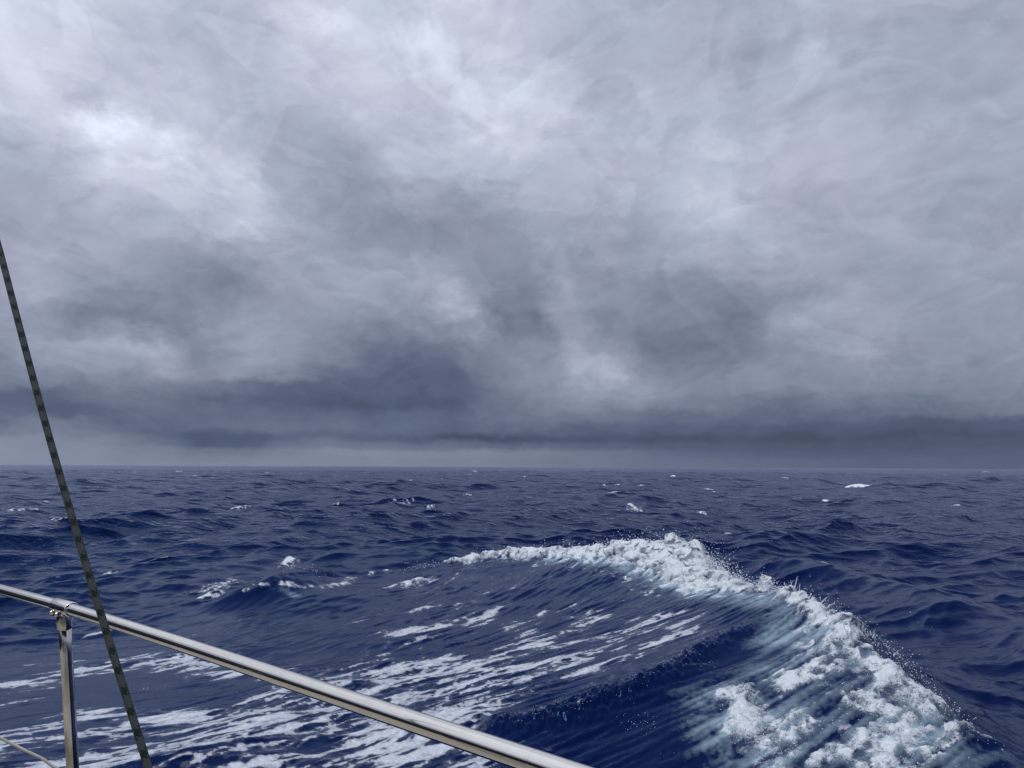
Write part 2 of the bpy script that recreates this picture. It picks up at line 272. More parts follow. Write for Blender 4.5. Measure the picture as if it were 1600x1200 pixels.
# ---------------------------------------------------------------- foam laid on the wave, strokes of (points, radius, strength)
LACE = [
    ([(-5.75, 9.04), (-5.47, 9.28), (-5.34, 9.85), (-4.44, 10.11), (-3.72, 9.92), (-2.36, 9.3), (-1.51, 9.54), (-0.77, 9.8)], 0.35, 0.75),
    ([(-4.61, 10.13), (-3.66, 9.77)], 0.3, 0.5),
    ([(-5.36, 8.43), (-5.34, 9.43)], 0.25, 0.6),
    ([(-4.12, 8.0), (-3.0, 8.07), (-2.23, 8.8), (-1.26, 8.88), (-0.26, 8.71)], 0.3, 0.75),
    ([(-4.62, 7.31), (-3.88, 7.54), (-2.93, 7.43), (-2.33, 7.77)], 0.35, 0.85),
    ([(-3.77, 6.84), (-2.8, 7.12), (-2.22, 7.43), (-1.47, 7.77)], 0.3, 0.85),
    ([(-2.35, 7.12), (-1.75, 7.94), (-1.04, 7.39), (-0.54, 6.99)], 0.4, 1),
    ([(-2.02, 6.76), (-1.29, 6.85), (-0.64, 6.92)], 0.35, 1),
    ([(-4.26, 6.77), (-3.17, 6.72), (-2.11, 6.73)], 0.3, 0.8),
    ([(-1.67, 8.79), (-0.95, 8.63), (-0.36, 7.9), (-0.64, 8.23)], 0.35, 0.95),
    ([(-1.47, 9.27), (-0.31, 10.01), (0.72, 10.94), (1.31, 11.5)], 0.4, 0.66),
    ([(-1.59, 11.07), (-0.76, 12.01), (-0.4, 12.77)], 0.35, 0.55),
    ([(-1.99, 10.42), (-1.45, 11.42), (-0.98, 12.38)], 0.3, 0.42),
    ([(-0.66, 8.46), (0.01, 8.75), (0.73, 8.91)], 0.25, 0.62),
    ([(-0.29, 9.41), (0.61, 9.3), (1.27, 9.78)], 0.3, 0.66),
    ([(0.53, 10.68), (1.38, 10.61), (2.01, 10.75)], 0.3, 0.6),
    ([(1.31, 10.11), (2.14, 10.15)], 0.25, 0.55),
    ([(-0.34, 7.51), (0.38, 7.58), (0.76, 7.82)], 0.22, 0.5),
    ([(-1.27, 14.42), (0.02, 14.63), (1.18, 14.33)], 0.4, 0.25),
    ([(-11.9, 18.38), (-11.36, 18.96), (-10.67, 19.97), (-10.14, 20.52)], 0.3, 0.6),
    ([(-8.29, 15.82), (-7.15, 15.83), (-6.52, 16.19)], 0.3, 0.45),
    ([(-6.41, 16.56), (-6.25, 17.2)], 0.25, 0.8),
    ([(-1.92, 14.92), (-0.98, 15.36)], 0.3, 0.5),
    ([(0.02, 11.5), (1.02, 12.41), (1.63, 12.53)], 0.35, 0.42),
    ([(1.54, 9.52), (2.25, 9.59)], 0.3, 0.4),
    ([(-2.29, 11.94), (-1.45, 13.0), (-0.66, 14.03)], 0.35, 0.36),
    ([(0.14, 8.15), (1.15, 8.88), (1.82, 9.39)], 0.25, 0.45),
    ([(-5.28, 11.01), (-4.5, 11.25)], 0.4, 0.22),
    ([(-5.72, 10.67), (-5.85, 11.41)], 0.4, 0.3),
]
CREST = [
    ([(0.22, 16.4), (0.81, 16.23), (1.29, 15.72)], 0.28, 0.95),
    ([(1.29, 15.72), (1.99, 15.21), (2.41, 14.71), (2.77, 14.13)], 0.45, 1.2),
    ([(2.42, 14.81), (2.98, 14.05), (3.1, 12.69)], 0.55, 1.3),
    ([(3.1, 12.69), (3.26, 11.79)], 0.3, 1.1),
    ([(2.56, 13.64), (2.77, 12.36), (2.92, 11.59)], 0.22, 1.15),
    ([(2.83, 13.37), (3.03, 12.01), (3.2, 10.93)], 0.2, 1.1),
    ([(5.33, 16.82), (3.39, 9.71), (3.42, 9.19), (3.42, 8.62), (3.4, 7.96)], 0.17, 1),
    ([(3.53, 8.56), (3.48, 7.86), (3.47, 7.33), (3.55, 6.92)], 0.2, 1),
    ([(3.55, 6.92), (3.63, 6.68), (3.64, 6.44)], 0.18, 0.9),
    ([(3.27, 8.43), (3.24, 7.74), (3.19, 7.23), (3.03, 7.02)], 0.24, 0.75),
    ([(2.99, 7.04), (3.13, 6.86), (3.18, 6.64), (3.18, 6.43)], 0.15, 1.1),
    ([(3.11, 6.61), (3.03, 6.34), (2.97, 6.14)], 0.2, 1.1),
    ([(2.46, 7.66), (2.15, 7.64), (2.09, 7.24), (2.08, 6.96)], 0.17, 1.15),
    ([(2.32, 7.6), (2.63, 7.61), (2.87, 7.61)], 0.17, 1),
    ([(2.06, 6.97), (2.17, 6.79), (2.45, 6.96)], 0.17, 0.95),
    ([(2.11, 6.64), (2.49, 6.51), (2.79, 6.49), (2.96, 6.22)], 0.2, 0.8),
    ([(3.47, 6.78), (3.47, 6.49), (3.27, 6.33)], 0.16, 0.7),
    ([(3.04, 8.19), (3.05, 7.6)], 0.25, 0.6),
    ([(-0.79, 16.57), (-0.25, 16.52), (0.22, 16.4)], 0.2, 0.75),
    ([(-1.16, 16.48), (-0.92, 16.52)], 0.15, 0.8),
    ([(-3.13, 19.42), (-2.56, 19.87), (-2.2, 20.3)], 0.12, 0.6),
    ([(-1.92, 14.92), (-1.7, 15.11)], 0.15, 0.7),
    ([(-3.93, 13.53), (-3.62, 13.6), (-3.28, 14.03), (-3.11, 14.83)], 0.07, 0.5),
    ([(-3.11, 14.83), (-3.39, 19.13)], 0.1, 0.45),
    ([(-4.4, 13.15), (-4.09, 13.35)], 0.05, 0.35),
    ([(-6.35, 16.58), (-6.22, 17.52)], 0.2, 0.5),
    ([(-6.19, 20.67), (-6.18, 21.82)], 0.15, 0.55),
    ([(6.61, 17.28), (6.86, 16.86)], 0.2, 0.7),
]
AER = [
    ([(0.78, 15.64), (1.47, 14.91), (1.89, 14.46), (2.23, 13.64), (2.53, 12.42), (2.83, 11.26), (3.15, 10.2)], 0.2, 0.75),
    ([(3.15, 10.2), (3.19, 9.16), (3.2, 8.43)], 0.22, 0.5),
    ([(2.91, 8.78), (2.99, 8.25), (2.64, 8.01)], 0.3, 0.5),
    ([(1.91, 7.69), (1.9, 7.21), (1.93, 6.92)], 0.25, 0.55),
    ([(1.96, 7.01), (2.13, 6.68)], 0.3, 0.6),
    ([(3.26, 8.1), (3.25, 6.99), (3.34, 6.54)], 0.4, 0.4),
    ([(2.35, 7.34), (2.44, 6.8), (3.03, 6.34)], 0.4, 0.4),
    ([(-3.78, 13.34), (-3.59, 13.19)], 0.1, 0.45),
]

def strokes(X, Y, L, soft=1.0):
    D = np.zeros(X.shape, np.float32)
    for pts, r, a in L:
        p = np.array(pts, float)
        d = np.full(X.shape, 1e9, np.float32)
        for k in range(len(p)-1):
            ax, ay = p[k]; bx, by = p[k+1]; vx, vy = bx-ax, by-ay
            t = np.clip(((X-ax)*vx+(Y-ay)*vy)/(vx*vx+vy*vy+1e-9), 0, 1)
            d = np.minimum(d, np.hypot(X-ax-t*vx, Y-ay-t*vy))
        D = 1-(1-D)*(1-np.clip(a, 0, .97)*np.exp(-(d/(r*1.15))**2)) if a <= .97 else np.maximum(D, a*np.exp(-(d/(r*1.15))**2))
    return D

def smooth_noise(shape, cell, seed):
    """tileless gaussian-blurred white noise, unit variance"""
    rng = np.random.RandomState(seed)
    kx = np.fft.fftfreq(shape[0]); ky = np.fft.rfftfreq(shape[1])
    K2 = kx[:, None]**2+ky[None]**2
    n = np.fft.irfft2(np.fft.rfft2(rng.normal(size=shape))*np.exp(-K2*(cell*1.9)**2), shape)
    return (n/n.std()).astype(np.float32)

FG0, FS, FN = (-9., 4.5), .015, (1000, 1000)      # fine grid: 15 m x 15 m
def foam_fields(X, Y, h, s, t):
    fx = FG0[0]+FS*np.arange(FN[0]); fy = FG0[1]+FS*np.arange(FN[1])
    FX, FY = np.meshgrid(fx.astype(np.float32), fy.astype(np.float32), indexing='ij')
    # the foam is drawn out up the face of the wave: follow a smooth direction field
    A = [(-3.6, 7.2, 26), (-5.5, 9, 38), (-2.3, 10, 60), (-1.5, 8.0, 48), (-.3, 9.5, 44), (-.9, 12, 60), (.9, 9.9, 26), (.5, 8.5, 24), (1.8, 10.5, 16), (1.6, 13, 44), (-4, 13, 60), (2.5, 8, 20), (0, 16, 80)]
    cx = np.zeros(FX.shape, np.float32); cy = cx.copy()
    for x, y, a in A:
        wt = 1/(((FX-x)**2+(FY-y)**2)+.6)**1.5
        cx += wt*math.cos(R(a)); cy += wt*math.sin(R(a))
    n = np.hypot(cx, cy); cx /= n; cy /= n
    i0, j0 = np.meshgrid(np.arange(FN[0], dtype=np.float32), np.arange(FN[1], dtype=np.float32), indexing='ij')
    def lic(src, steps, st):
        acc = src.copy()
        for sg in (1, -1):
            u, v = i0.copy(), j0.copy()
            for k in range(steps):
                iu = np.clip(u, 0, FN[0]-1).astype(int); iv = np.clip(v, 0, FN[1]-1).astype(int)
                u += sg*st*cx[iu, iv]; v += sg*st*cy[iu, iv]
                acc += src[np.clip(u, 0, FN[0]-1).astype(int), np.clip(v, 0, FN[1]-1).astype(int)]*(.5+.5*math.cos(math.pi*(k+1)/(steps+1)))
        return acc/acc.std()
    big = lic(smooth_noise(FN, 9, 1), 14, 2.6)
    mid = lic(smooth_noise(FN, 4.2, 2), 12, 2.0)
    fin = lic(smooth_noise(FN, 1.7, 3), 5, 1.4)
    net1 = 1-np.abs(lic(smooth_noise(FN, 7.5, 4), 7, 2.4)+.16*fin)*1.9    # drawn-out meshes of foam with dark holes
    net2 = 1-np.abs(lic(smooth_noise(FN, 3.8, 5), 6, 1.8)+.14*fin)*1.7
    thr = 1-np.abs(lic(smooth_noise(FN, 4.6, 14), 20, 2.2))*2.2           # long threads
    F = .75*np.maximum(net1, net2*.8)+.35*np.maximum(thr, -1)+.30*big+.26*mid+.14*fin
    D = strokes(FX, FY, LACE)
    rag = 1+.30*lic(smooth_noise(FN, 12, 6), 8, 4)
    D = D*np.clip(rag, .3, 1.6)
    D = np.minimum(D, .84)
    lace = 1.35*F+(D*2.8-2.15)                                            # > 0 is foam
    lace = np.where(D > .03, lace, -3)
    SF = bil(s, FX, FY, G0, GS); CR = strokes(FX, FY, CREST)*np.where(FY < 16, sm(-.42, -.08, SF), 1); AE = strokes(FX, FY, AER)
    streak = lic(smooth_noise(FN, 2.6, 7), 14, 1.8)
    g = .5*smooth_noise(FN, 9, 8)+.45*smooth_noise(FN, 4, 9)+.35*smooth_noise(FN, 1.8, 10)
    CRf = CR*2.4-1.25+.75*g*(1.15-.3*np.clip(CR, 0, 1.2))
    CRf += sm(10.8, 9.4, FY)*(-.78+.34*np.maximum(thr, -1)+.28*mid)
    CRf = np.where(CR > .04, CRf, -3)
    AEf = np.clip(AE*(1.0+.38*streak+.25*g), 0, 1.2)
    return dict(lace=lace.astype(np.float32), crest=CRf.astype(np.float32), aer=AEf.astype(np.float32), cr=CR, streak=streak.astype(np.float32))

X0, Y0, WH, WS, WA, WT, S2, T2, STEP_A = wave_shape()
FF = foam_fields(X0, Y0, WH, WS, WT)

# ---------------------------------------------------------------- the sea: one ring-shaped sheet, finest where the boat is
def rings():
    r = [.6]
    while r[-1] < 4.6: r.append(r[-1]*1.06)
    while r[-1] < 26: r.append(r[-1]+max(.017, .0033*r[-1]) if r[-1] < 19 else r[-1]*1.0036)
    while r[-1] < 420: r.append(r[-1]*1.0054)
    while r[-1] < 45000: r.append(r[-1]*1.05)
    return np.array(r)
rr = rings()
FINE = np.arange(-43, 43, .078)
aa = np.r_[FINE, np.arange(43, 317, 2.)]
Rr, Aa = np.meshgrid(rr, np.radians(aa), indexing='ij')
VX = (Rr*np.sin(Aa)).astype(np.float32); VY = (Rr*np.cos(Aa)).astype(np.float32)
cell = np.maximum(np.gradient(rr)[:, None]*np.ones_like(Aa), Rr*R(.078))
cell = np.where(Aa > R(43), np.maximum(cell, Rr*R(2.)), cell).astype(np.float32)
WIND = R(118)
s_v = bil(WS, VX, VY, G0, GS); inside = (VX > G0[0]) & (VX < G0[0]+GS*GN[0]-.1) & (VY > G0[1]) & (VY < G0[1]+GS*GN[1]-.1)
near = np.zeros(VX.shape, np.float32)
edge = np.minimum(np.minimum(VX-G0[0], G0[0]+GS*GN[0]-VX), np.minimum(VY-G0[1], G0[1]+GS*GN[1]-VY))
near = sm(0, 3.0, edge)                                                  # 1 where the modelled wave rules
calm_face = near*sm(-.3, .6, s_v)*sm(6.5, 3.5, s_v)                      # smooth inner face
HZ = bil(WH, VX, VY, G0, GS)*sm(0, 1.5, edge)
DX = np.zeros_like(HZ); DY = np.zeros_like(HZ)
#      lmax slope  wind  seed
BANDS = [(44, .040, WIND-.15, 11), (22, .070, WIND+.1, 12), (11, .080, WIND+.25, 13), (5.6, .088, WIND-.1, 14), (2.8, .145, WIND+.3, 15),
         (1.4, .165, WIND, 16), (.7, .175, WIND-.3, 17), (.34, .17, WIND+.2, 18), (.17, .12, WIND, 19)]
unres = np.zeros_like(HZ)
for lm, sl, wd, sd_ in BANDS:
    h_, x_, y_, sp_ = band(lm, sl, wd, sd_)
    wgt = sm(2.2, 4.5, lm*.7/cell).astype(np.float32)
    unres += (1-wgt)*sl
    k = 1-near*(.97 if lm > 20 else .85 if lm > 9 else .6 if lm > 4 else .25)
    k = k*(1-calm_face*(.72 if lm < 6 else .4))
    wgt = wgt*k
    ox, oy = sd_*3.7, sd_*5.1
    a_ = wd*3.1                                                          # turn each tile so that repeats never line up
    ca, sa = 1., 0.
    m = wgt > 1e-3
    hx, hy = VX[m]+ox, VY[m]+oy
    HZ[m] += bil(h_, hx, hy, (0, 0), sp_, True)*wgt[m]
    DX[m] -= bil(x_, hx, hy, (0, 0), sp_, True)*wgt[m]*1.15
    DY[m] -= bil(y_, hx, hy, (0, 0), sp_, True)*wgt[m]*1.15
lace = np.where(inside, bil(FF['lace'], VX, VY, FG0, FS), -3)
infine = (VX > FG0[0]) & (VX < FG0[0]+FS*(FN[0]-2)) & (VY > FG0[1]) & (VY < FG0[1]+FS*(FN[1]-2))
lace = np.where(infine, lace, -3); crest = np.where(infine, bil(FF['crest'], VX, VY, FG0, FS), -3)
aer = np.where(infine, bil(FF['aer'], VX, VY, FG0, FS), 0); cr = np.where(infine, bil(FF['cr'], VX, VY, FG0, FS), 0)
stk = np.where(infine, bil(FF['streak'], VX, VY, FG0, FS), 0)
# water drawn into furrows up the smooth face, lumps in the broken crest
HZ += (.003+.006*np.clip(.5+.5*bil(boxblur(FF['streak'], 25), VX, VY, FG0, FS)*6, 0, 1))*stk*calm_face*(1-.6*np.clip(aer, 0, 1))*sm(-.1, .5, bil(WA, VX, VY, G0, GS))
def lump(N, cells, seed):
    return smooth_noise((N, N), cells, seed)
L1, L2, L3 = lump(512, 9, 31), lump(512, 4, 32), lump(512, 2.2, 33)
def tl(a, sp, o=0.): return bil(a, VX+o+40, VY+o+40, (0, 0), sp, True)
m = cr > .03
wt = np.clip(cr, 0, 1.1)*sm(-.9, .6, crest)
lum_ = .060*np.abs(tl(L1, .034))+.030*np.abs(tl(L1, .018, 4.))+.022*(1-np.abs(tl(L2, .018, 3.3)))+.014*(1-np.abs(tl(L3, .016, 7.1)))+.006*tl(L3, .011, 2.2)
tall = (.40+.52*sm(9, 13, VY))*(.3+.7*sm(-2.6, -1., VX))
HZ += wt*(lum_+.03)*tall
DX += wt*.05*tl(L2, .02, 11.)*tall; DY += wt*.05*tl(L2, .02, 17.)*tall

# the little step below the face breaks into rough water
e2 = np.where(inside, bil(np.exp(-((S2-.02)/.16)**2)*sm(.03, .12, STEP_A), VX, VY, G0, GS), 0)
HZ += e2*(.019*np.abs(tl(L2, .015, 5.))+.010*tl(L3, .010, 1.))

# small breaking crests on the open sea: foam where the water is squeezed together and high
# (x, y, length, width, strength)
CAPS = [(-13.7, 152.7, 0.63, 1.14, 1), (-16.2, 46.4, 0.35, 1.23, 0.8), (45.3, 102.8, 1.87, 1.79, 1.2), (45.4, 217.0, 1.26, 2.15, 1), (106.7, 210.4, 1.22, 2.09, 0.9), (22.0, 84.8, 0.42, 0.42, 0.7), (-4.5, 45.2, 0.19, 1.55, 0.8), (-7.1, 48.8, 0.73, 1.36, 0.35), (-7.9, 36.9, 0.76, 0.77, 0.5), (-114.6, 199.5, 0.99, 0.99, 0.8), (-94.8, 191.9, 1.27, 0.95, 0.8), (-88.6, 167.5, 0.83, 0.83, 0.5), (-5.8, 20.2, 0.23, 0.54, 0.8), (-5.8, 15.6, 0.23, 0.46, 0.8), (-4.4, 15.6, 0.26, 0.28, 0.9), (-2.4, 18.3, 0.39, 0.25, 0.9), (97.5, 274.4, 1.13, 1.36, 0.6), (154.6, 420, 2.08, 1.56, 1), (340.7, 559.6, 3.24, 2.78, 1), (239.7, 420, 1.74, 1.56, 0.8), (6.3, 19.8, 0.36, 0.22, 0.6), (7.6, 19.3, 0.32, 0.42, 1.0), (7.7, 47.0, 0.54, 1.26, 0.5), (15.7, 180.9, 1.5, 0.67, 0.5), (-52.1, 420, 1.39, 1.25, 0.8), (20.8, 420, 1.39, 1.04, 0.8), (-83.4, 420, 1.74, 1.04, 0.7), (43.4, 420, 1.39, 1.04, 0.8), (83.4, 420, 1.39, 1.04, 0.8), (125.1, 420, 1.74, 1.04, 0.9), (-173.7, 420, 1.74, 1.04, 0.6), (-19.1, 420, 1.74, 1.04, 0.6), (7.5, 21.3, 0.35, 0.26, 0.35), (-16.8, 29.1, 0.29, 0.64, 0.5), (-24.3, 39.3, 0.32, 1.17, 0.4), (12.1, 32.1, 0.27, 0.39, 0.5), (12.2, 30.7, 0.2, 0.36, 0.4), (7.9, 29.3, 0.19, 0.81, 0.6), (-9.6, 18.3, 0.3, 0.13, 0.3), (238.1, 364.1, 1.81, 1.81, 0.8), (161.3, 301.8, 1.5, 1.12, 0.5), (98.6, 362.8, 1.8, 1.35, 0.5), (-119.8, 417.1, 1.72, 1.24, 0.6)]

rc_ = np.random.RandomState(21)
for _ in range(75):
    y_ = math.exp(rc_.uniform(math.log(45), math.log(520))); x_ = y_*rc_.uniform(-.72, .72); k_ = rc_.uniform(.5, 1.5)
    CAPS.append((x_, y_, k_*y_*.0042+.12, k_*y_*.0030+.25, rc_.uniform(.45, 1.)))
cap = np.full(HZ.shape, -3, np.float32)
rngc = np.random.RandomState(5)
for (x, y, ln, wd_, st) in CAPS:
    mm = (np.abs(VX-x) < ln*1.6) & (np.abs(VY-y) < ln*1.6+wd_*3)
    if not mm.any(): continue
    ph = rngc.uniform(0, 9)
    ux, uy = VX[mm]-x, VY[mm]-y
    uy = uy-.25*wd_*np.sin(ux/ln*4+ph)
    d = (ux/ln)**2+(uy/wd_)**2
    cap[mm] = np.maximum(cap[mm], st*(1.6-2.2*d)-.35)
    HZ[mm] += .30*wd_*np.exp(-d*1.2)*min(st, 1)
capn = .8*bil(L2, VX+70, (VY+70), (0, 0), .035, True)+.7*bil(L3, VX+70, VY+70, (0, 0), .03, True)
cap = np.where(cap > -2.9, cap+.75*capn, -3)
crest = np.maximum(crest, cap)

V = np.stack([VX+DX, VY+DY, HZ], -1).reshape(-1, 3).astype(np.float32)
nr, na = VX.shape
ii = np.arange(nr-1)[:, None]*na; jj = np.arange(na)[None]
j2 = (jj+1) % na
quads = np.stack([ii+jj, ii+na+jj, ii+na+j2, ii+j2], -1).reshape(-1, 4).astype(np.int32)
quads = quads[:, ::-1]

def grid_mesh(name, V, Q, attrs, mat):
    me = bpy.data.meshes.new(name)
    me.vertices.add(len(V)); me.vertices.foreach_set('co', V.ravel())
    me.loops.add(Q.size); me.loops.foreach_set('vertex_index', np.ascontiguousarray(Q).ravel())
    me.polygons.add(len(Q)); me.polygons.foreach_set('loop_start', (np.arange(len(Q))*4).astype(np.int32))
    me.polygons.foreach_set('loop_total', np.full(len(Q), 4, np.int32))
    me.update(calc_edges=True)
    me.polygons.foreach_set('use_smooth', np.ones(len(Q), bool))
    for k, a in attrs.items():
        at = me.attributes.new(k, 'FLOAT', 'POINT'); at.data.foreach_set('value', np.ascontiguousarray(a, np.float32).ravel())
    me.materials.append(mat)
    o = bpy.data.objects.new(name, me); C.objects.link(o); return o

# ---------------------------------------------------------------- water material
mw = bpy.data.materials.new("sea_water"); mw.use_nodes = True
q = NT(mw.node_tree); q.n.clear()
pos = q.new('ShaderNodeNewGeometry').outputs['Position']
def att(n): return q.new('ShaderNodeAttribute', attribute_name=n).outputs['Fac']
a_l, a_c, a_a, a_u = att('lace'), att('crest'), att('aerated'), att('unresolved')
flat = q.vm('MULTIPLY', pos, (1, 1, .35))
# foam masks
nf = q.noise(flat, 22, 4, .6); nf2 = q.noise(pos, 75, 3, .6)
lf = q.m('ADD', a_l, q.m('MULTIPLY', q.m('SUBTRACT', nf, .5), 1.5))
lmask = q.m('MULTIPLY', q.m('ADD', q.m('MULTIPLY', q.mr(lf, -.05, .30, kind='SMOOTHSTEP'), .62), q.m('MULTIPLY', q.mr(lf, .15, 1.5, kind='SMOOTHSTEP'), .38)), q.mr(q.noise(flat, 60, 3, .65), .30, .52, .80, 1.))
film = q.mr(lf, -.75, .3, 0, .16)                                        # thin film round the foam
wp = q.vm('ADD', pos, q.vm('SCALE', q.noise(pos, 5.5, 3, .6, out='Color'), scale=.16))
n8 = q.noise(wp, 7, 5, .62); n30 = q.noise(wp, 27, 4, .65); n110 = q.noise(wp, 105, 3, .7)
fil = q.m('SUBTRACT', 1., q.m('MULTIPLY', q.m('ABSOLUTE', q.m('SUBTRACT', n30, .5)), 7.))      # stringy froth
cf = q.m('ADD', a_c, q.m('ADD', q.m('MULTIPLY', q.m('SUBTRACT', n8, .5), 3.6), q.m('ADD', q.m('MULTIPLY', fil, .75), q.m('MULTIPLY', q.m('SUBTRACT', n110, .5), 1.7))))
cmask = q.m('POWER', q.mr(cf, -.25, 1.45, kind='SMOOTHSTEP'), 1.2)
mist = q.m('MULTIPLY', q.mr(a_c, -1.4, 1.2, 0, .30), q.m('GREATER_THAN', att('fleck'), .01))
# white dots on the water: flecks of spray and painted glitter
vr = q.new('ShaderNodeTexVoronoi', feature='F1'); q.put(vr.inputs['Vector'], q.vm('MULTIPLY', pos, (1, 1, .5))); vr.inputs['Scale'].default_value = 26
fl_n = q.noise(pos, 1.6, 3, .6)
fleck = q.m('MULTIPLY', q.m('LESS_THAN', vr.outputs['Distance'], q.mr(fl_n, .56, .78, 0., .26)), att('fleck'))
foam = q.m('MAXIMUM', q.m('MAXIMUM', lmask, cmask), q.m('MAXIMUM', fleck, film))
# body colour: deep indigo; air bubbles under the surface turn it teal
blue = (.0005, .0028, .036, 1)
teal = (.27, .36, .41, 1)
aerm = q.mr(q.m('ADD', a_a, q.m('MULTIPLY', q.m('SUBTRACT', nf, .5), .5)), .12, 1.05)
body = q.mix(q.m('MAXIMUM', aerm, mist), blue, teal)
wrough = q.m('ADD', .05, q.m('MULTIPLY', a_u, .22))
# ripples too fine for the sheet
rot = q.new('ShaderNodeMapping'); rot.inputs['Rotation'].default_value = (0, 0, R(-28)); rot.inputs['Scale'].default_value = (.55, 1, 1); q.put(rot.inputs['Vector'], pos)
rp = rot.outputs[0]
b1 = q.noise(rp, 9, 4, .6); b2 = q.noise(rp, 30, 3, .6); b3 = q.noise(rp, 1.1, 4, .6); b4 = q.noise(rp, .22, 3, .55)
hgt = q.m('ADD', q.m('MULTIPLY', b1, .012), q.m('MULTIPLY', b2, .0035))
hgt = q.m('MULTIPLY', hgt, att('ripple'))
hgt = q.m('ADD', hgt, q.m('MULTIPLY', q.m('MULTIPLY', b3, .34), q.mr(a_u, .12, .45)))
hgt = q.m('ADD', hgt, q.m('MULTIPLY', q.m('MULTIPLY', b4, 1.7), q.mr(a_u, .4, .75)))
bp = q.new('ShaderNodeBump'); bp.inputs['Strength'].default_value = 1; bp.inputs['Distance'].default_value = 1; q.put(bp.inputs['Height'], hgt)
fr = q.new('ShaderNodeFresnel'); fr.inputs[0].default_value = 1.333; q.l.new(bp.outputs[0], fr.inputs['Normal'])
wd_s = q.new('ShaderNodeBsdfDiffuse'); q.put(wd_s.inputs[0], body); q.l.new(bp.outputs[0], wd_s.inputs['Normal'])
wg = q.new('ShaderNodeBsdfGlossy'); q.put(wg.inputs['Color'], q.ramp(q.mr(fr.outputs[0], .02, 1.), [(0, (.14, .36, .85)), (.22, (.74, .86, 1.)), (.6, (.67, .72, .86)), (1, (.50, .55, .70))])); q.put(wg.inputs['Roughness'], wrough); q.l.new(bp.outputs[0], wg.inputs['Normal'])
wb = q.new('ShaderNodeMixShader'); q.l.new(fr.outputs[0], wb.inputs[0]); q.l.new(wd_s.outputs[0], wb.inputs[1]); q.l.new(wg.outputs[0], wb.inputs[2])
fb = q.new('ShaderNodeBsdfPrincipled'); fb.inputs['Roughness'].default_value = .38; fb.inputs['Subsurface Weight'].default_value = 0
q.put(fb.inputs['Base Color'], q.mix(q.mr(a_c, -1., .3), q.mix(q.mr(nf, .3, .7), (.46, .49, .56, 1), (.70, .73, .78, 1)), q.mix(q.mr(nf, .3, .7), (.66, .74, .80, 1), (.91, .93, .95, 1))))
fh = q.m('ADD', q.m('MULTIPLY', n30, .022), q.m('MULTIPLY', n110, .009))
fbp = q.new('ShaderNodeBump'); fbp.inputs['Distance'].default_value = 1; q.put(fbp.inputs['Height'], q.m('MULTIPLY', fh, q.mr(a_c, -1, 1, .12, 1.))); q.l.new(fbp.outputs[0], fb.inputs['Normal'])
ms = q.new('ShaderNodeMixShader'); q.put(ms.inputs[0], foam); q.l.new(wb.outputs[0], ms.inputs[1]); q.l.new(fb.outputs[0], ms.inputs[2])
mo = q.new('ShaderNodeOutputMaterial'); q.l.new(ms.outputs[0], mo.inputs[0])

fleck_a = near*(sm(-1.5, .2, s_v))*sm(.02, .35, cr)+.6*sm(.05, .4, np.clip(aer, 0, 1))*near+.5*near*sm(6, 3, s_v)*sm(-.1, .3, s_v)
sea = grid_mesh('sea', V, quads, dict(lace=lace, crest=crest, aerated=aer, unresolved=unres, fleck=np.clip(fleck_a, 0, 1),
                                     ripple=(1-.55*calm_face)*sm(60, 12, Rr)), mw)
sea['kind'] = 'structure'
# ---------------------------------------------------------------- spray thrown off the crest: drops, strings of drops and torn lumps
rng = np.random.RandomState(77)
ico = bmesh.new(); bmesh.ops.create_icosphere(ico, subdivisions=1, radius=1)
IV = np.array([v.co[:] for v in ico.verts], np.float32); IF = np.array([[v.index for v in f.verts] for f in ico.faces], np.int32); ico.free()
def surf(x, y):
    x = np.atleast_1d(np.asarray(x, np.float32)); y = np.atleast_1d(np.asarray(y, np.float32))
    return bil(WH, x, y, G0, GS)
drops = []                                # x, y, z, r
def burst(pts, n, rise, spread, size, lean=(.12, .03)):
    n = int(n*1.6)
    q_ = densify([(a, b, 0.) for a, b in pts], max(24, len(pts)*12))
    k = rng.randint(0, len(q_), n)
    clump = np.abs(np.sin(k*.37+rng.uniform(0, 6))*np.sin(k*.11+1.3))**.7
    x = q_[k, 0]+rng.normal(0, spread, n); y = q_[k, 1]+rng.normal(0, spread, n)
    hh = rng.exponential(rise, n)*(.25+1.2*clump)
    r_ = size*.50*np.exp(np.minimum(rng.normal(0, .7, n), .85))*np.exp(-hh*1.2)
    z = surf(x, y)+.03+hh
    x = x+lean[0]*hh*2; y = y+lean[1]*hh*2
    drops.append(np.stack([x, y, z, r_], 1))
burst([(2.1, 15.3), (2.6, 14.8), (3.1, 14.3)], 900, .085, .16, .011)
burst([(3.15, 14.3), (3.2, 13), (3.25, 12), (3.26, 11.2)], 1500, .10, .13, .009)
burst([(.7, 16.3), (1.5, 15.8), (2.1, 15.3)], 500, .05, .12, .010)
burst([(-1., 16.6), (0, 16.6), (.7, 16.4)], 260, .05, .12, .009)
burst([(3.3, 10.8), (3.45, 10.0), (3.5, 9.2), (3.6, 8.5)], 1100, .05, .09, .0058)
burst([(3.6, 8.5), (3.56, 7.6), (3.55, 6.9), (3.62, 6.4)], 650, .028, .10, .0042)
burst([(2.1, 7.6), (2.1, 7.0), (2.2, 6.6)], 260, .02, .09, .0045)
burst([(3.0, 7.0), (3.2, 6.6), (3.1, 6.1)], 300, .03, .15, .0045)
burst([(.4, 7.5), (1.0, 7.85), (1.5, 8.15), (2.0, 8.6)], 90, .012, .05, .0030)
burst([(-.3, 7.45), (.1, 7.45), (.4, 7.5)], 50, .008, .06, .0030)
burst([(1.05, 7.35), (1.3, 7.36)], 40, .012, .07, .0032)
burst([(-3.95, 14.0), (-3.4, 14.5)], 40, .05, .12, .008)
